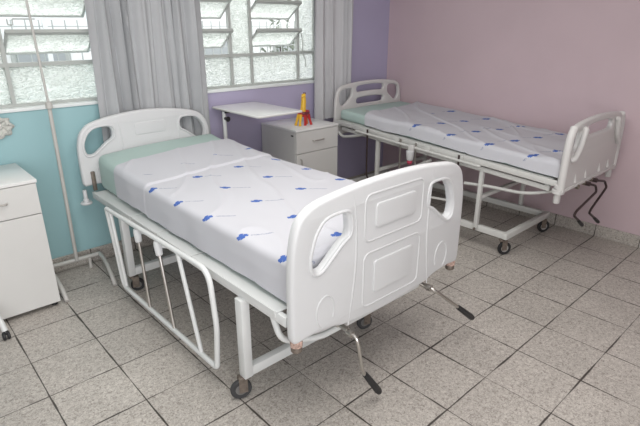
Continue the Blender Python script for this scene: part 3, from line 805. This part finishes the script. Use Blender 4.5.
# ------------------------------------------------------------------ bedside cabinets
def cabinet(x0, x1, y0, y1, h, label, group=None, door_handle=True, foot=.03):
    c = thing('bedside_cabinet', ((x0 + x1) / 2, (y0 + y1) / 2, 0), label, 'cabinet')
    part('body', bx(x0, x1, y0 + .018, y1, foot, h - .02, .001, seg=1), 'laminate', c)
    part('top', bx(x0 - .004, x1 + .004, y0 - .004, y1, h - .02, h, .003), 'laminate_top', c)
    zd = h - .205
    d = part('drawer', bx(x0 + .003, x1 - .003, y0, y0 + .017, zd, h - .024, .0015, seg=1), 'laminate', c)
    xm = (x0 + x1) / 2
    bm = NB(); tube(bm, fillet([(xm - .06, y0, zd + .095), (xm - .06, y0 - .022, zd + .095), (xm + .06, y0 - .022, zd + .095), (xm + .06, y0, zd + .095)], .008, 4), .0045, 8)
    part('drawer_handle', bm, 'chrome', d)
    dr = part('door', bx(x0 + .003, x1 - .003, y0, y0 + .017, foot + .003, zd - .006, .0015, seg=1), 'laminate', c)
    if door_handle:
        bm = NB(); x = x0 + .045
        tube(bm, fillet([(x, y0, zd - .05), (x, y0 - .02, zd - .05), (x, y0 - .02, zd - .15), (x, y0, zd - .15)], .008, 4), .0045, 8)
        part('door_handle', bm, 'chrome', dr)
    for a in (x0 + .03, x1 - .03):
        for b in (y0 + .05, y1 - .04): part('foot', lathe(NB(), [(.018, 0), (.018, .004), (.014, foot)], (a, b, 0), 'z', 12), 'black', c)
    return c
cabinet(-.155, .302, .175, .66, .835, 'white bedside cabinet under the teal wall at the left edge, partly cut off', door_handle=False)
cb = cabinet(2.265, 2.752, .195, .682, .85, 'white bedside cabinet standing between the two beds under the lilac wall')
part('lock', bx(2.2615, 2.2655, .23, .26, .790, .802, .001, seg=1), 'black', cb)

# ------------------------------------------------------------------ overbed tables
tb = thing('overbed_table', (1.84, .36, 0), 'overbed table with raised white top between the beds, under the lilac wall window', 'table')
bm = NB(); bm.free()
bm = slab([rrect(1.765, 2.195, .010, .680, .035)], .016, .005, 0)
for v in bm.verts: v.co = Vector((v.co.x, v.co.z, 1.037 + v.co.y))
part('table_top', bm, ['laminate_top'], tb, angle=50)
bm = slab([rrect(1.762, 2.198, .007, .683, .037), rrect(1.768, 2.192, .013, .677, .033)], .012, .003, 0)
for v in bm.verts: v.co = Vector((v.co.x, v.co.z, 1.035 + v.co.y))
part('edge_trim', bm, 'paint2', tb, angle=50)
part('post', tube(NB(), [(1.79, .52, .06), (1.79, .52, 1.02)], .016, 14), 'paint', tb)
part('under_bracket', bar(NB(), (1.785, .52, 1.016), (2.10, .52, 1.016), .06, .02), 'black', tb)
part('height_knob', tube(NB(), [(1.79, .51, .965), (1.79, .485, .965), (1.79, .465, .965), (1.79, .460, .965)], [.012, .012, .022, .018], 14), 'black', tb)
bm = NB(); tube(bm, fillet([(1.79, .09, .055), (1.79, .12, .075), (1.79, .60, .075), (1.79, .63, .055)], .02), .014, 10)
tube(bm, [(1.79, .36, .075), (2.20, .36, .075)], .014, 10)
part('base', bm, 'paint', tb)
def twin_caster(parent, x, y):
    c = part('caster', lathe(NB(), [(.006, .03), (.012, .034), (.016, .05), (.006, .064)], (x, y, 0), 'z', 12), 'black', parent)
    w = NB()
    for s in (-1, 1): lathe(w, [(.006, s * .004), (.020, s * .004), (.0235, s * .007), (.0235, s * .015), (.018, s * .019), (.006, s * .019)], (x, y, .0235), 'x', 20)
    part('wheel', w, 'black', c)
for x, y in ((1.79, .09), (1.79, .63), (2.20, .36)): twin_caster(tb, x, y)

tb2 = thing('overbed_table', (-.25, .0, 0), 'overbed table cut off at the left edge, bent white leg on black caster', 'table')
bm = NB()
tube(bm, fillet([(-.042, -.005, .055), (-.046, .01, .09), (-.062, .085, .165), (-.085, .15, .19), (-.25, .15, .19), (-.62, .15, .19), (-.66, .13, .15), (-.665, -.005, .055)], .05, 6), .0155, 12)
part('base', bm, 'paint', tb2)
part('post', tube(NB(), [(-.36, .15, .19), (-.36, .15, .90)], .018, 14), 'paint', tb2)
bm = slab([rrect(-.72, -.30, -.17, .45, .03)], .022, .006, 0)
for v in bm.verts: v.co = Vector((v.co.x, v.co.z, .91 + v.co.y))
part('table_top', bm, 'laminate_top', tb2, angle=50)
twin_caster(tb2, -.042, -.005); twin_caster(tb2, -.665, -.005)

# ------------------------------------------------------------------ IV stand
iv = thing('iv_stand', (.54, .52, 0), 'thin pale metal drip stand with jointed pole rising past the window beside the nearer bed', 'drip stand')
M['ivory'] = mat('aged_cream_painted_tube', (.54, .525, .50), .45, var=.05)
part('lower_pole', tube(NB(), [(.535, .585, .09), (.540, .56, 1.19)], .0125, 12), 'ivory', iv)
part('upper_pole', tube(NB(), [(.540, .56, 1.19), (.520, .56, 2.15)], .0075, 10), 'ivory', iv)
part('clamp_knob', tube(NB(), [(.54, .56, 1.165), (.54, .56, 1.17), (.54, .56, 1.205), (.54, .56, 1.212)], [.014, .021, .021, .012], 14), 'ivory', iv)
bm = NB(); tube(bm, fillet([(.46, .56, 2.16), (.44, .56, 2.12), (.47, .56, 2.155), (.57, .56, 2.155), (.60, .56, 2.12), (.58, .56, 2.16)], .02), .005, 8); part('bag_hook', bm, 'chrome', iv)
bm = NB(); tube(bm, [(.345, .60, .088), (.695, .60, .088)], .0145, 12); part('base_bar', bm, 'ivory', iv)
for x, k in ((.345, .15), (.70, 1)):
    b2 = tube(NB(), fillet([(x + .002, .68, .055), (x, .60, .09), (x - .02 * k, .42, .095), (x - .045 * k, .27, .07), (x - .055 * k, .185, .012)], .08, 6), .0145, 12)
    part('base_leg', b2, 'ivory', iv)
part('foot', tube(NB(), [(.625, .60, .0), (.625, .60, .085)], .012, 10), 'ivory', iv)

# ------------------------------------------------------------------ small things
gx_, gy_, gz_ = 2.475, .34, .8505
gi = thing('toy_giraffe', (gx_, gy_, gz_), 'small yellow and red plastic toy giraffe standing on the cabinet between the beds', 'toy')
def blob(bm, pts, rs, seg=12): return tube(bm, pts, rs, seg)
G = lambda x, y, z: (gx_ + x, gy_ + y, gz_ + z)
blob_ = blob(NB(), [G(-.055, 0, .095), G(-.05, 0, .095), G(-.025, 0, .10), G(.02, 0, .10), G(.045, 0, .10), G(.058, 0, .09)], [.012, .024, .030, .031, .025, .01]); part('body', blob_, 'red', gi)
part('neck', blob(NB(), [G(-.012, 0, .10), G(-.006, 0, .14), G(.0, 0, .20), G(.0, 0, .235), G(.0, 0, .245)], [.028, .024, .022, .020, .015]), 'yellow', gi)
hd = part('head', blob(NB(), [G(.016, -.005, .248), G(.010, -.004, .252), G(-.006, 0, .250), G(-.016, -.006, .243), G(-.022, -.010, .238)], [.008, .017, .018, .012, .008]), 'yellow', gi)
for s in (-1, 1): part('horn', blob(NB(), [G(.010, s * .009, .260), G(.012, s * .010, .272), G(.012, s * .010, .276)], [.004, .004, .006], 8), 'maroon', hd)
for x, s, m_ in ((-.045, -1, 'yellow'), (-.045, 1, 'yellow'), (.035, -1, 'red'), (.035, 1, 'orange'), ):
    part('leg', blob(NB(), [G(x, s * .012, .095), G(x + (-.018 if x < 0 else .018), s * .024, .03), G(x + (-.024 if x < 0 else .024), s * .030, .0)], [.015, .010, .013], 10), m_, gi)
part('front_panel', blob(NB(), [G(-.005, -.02, .09), G(-.008, -.027, .04), G(-.008, -.028, .0)], [.014, .010, .013], 10), 'red', gi)
bm = NB(); tube(bm, [G(.0 + .04 * math.cos(t * .5), .036 * math.sin(t * .5) , .105) for t in range(13)], .012, 8, close=False); part('collar_band', bm, 'maroon', gi)
part('tail', blob(NB(), [G(.055, 0, .10), G(.070, .0, .08), G(.074, 0, .05)], [.005, .004, .006], 8), 'maroon', gi)

rz = thing('fabric_rosette', (.285, YB, 1.065), 'crumpled white scalloped rosette on the teal wall under the window at the left edge', 'decoration')
bm = NB(); ctr = Vector((.262, YB - .004, 1.065)); rings = []
for j in range(7):
    r = .078 * j / 6; ring = []
    for k in range(48):
        t = 2 * math.pi * k / 48; rr = r * (1 + .14 * math.cos(8 * t) * j / 6)
        ring.append(bm.verts.new(ctr + Vector((rr * math.cos(t), -.016 - .010 * math.sin(8 * t + j) * j / 6 - .008 * math.cos(r * 110), rr * math.sin(t) * .82))))
    rings.append(ring)
for j in range(6):
    for k in range(48): bm.faces.new((rings[j][k], rings[j][(k + 1) % 48], rings[j + 1][(k + 1) % 48], rings[j + 1][k]))
bmesh.ops.remove_doubles(bm, verts=bm.verts[:], dist=1e-5)
bmesh.ops.solidify(bm, geom=bm.faces[:], thickness=.006)
part('petals', bm, 'lace', rz)
part('backing', bx(.235, .289, YB - .014, YB, 1.045, 1.085, .003), 'lace', rz)

# ------------------------------------------------------------------ repeats of one kind share a group
for kind, grp in (('hospital_bed', 'hospital beds in the room'), ('mattress', 'mattresses on the beds'), ('draw_sheet', 'printed draw sheets on the beds'),
                  ('bedside_cabinet', 'white bedside cabinets'), ('curtain', 'grey curtains at the windows'), ('overbed_table', 'wheeled overbed tables')):
    for o in COL.objects:
        if o.parent is None and o.name.split('.')[0] == kind: o['group'] = grp
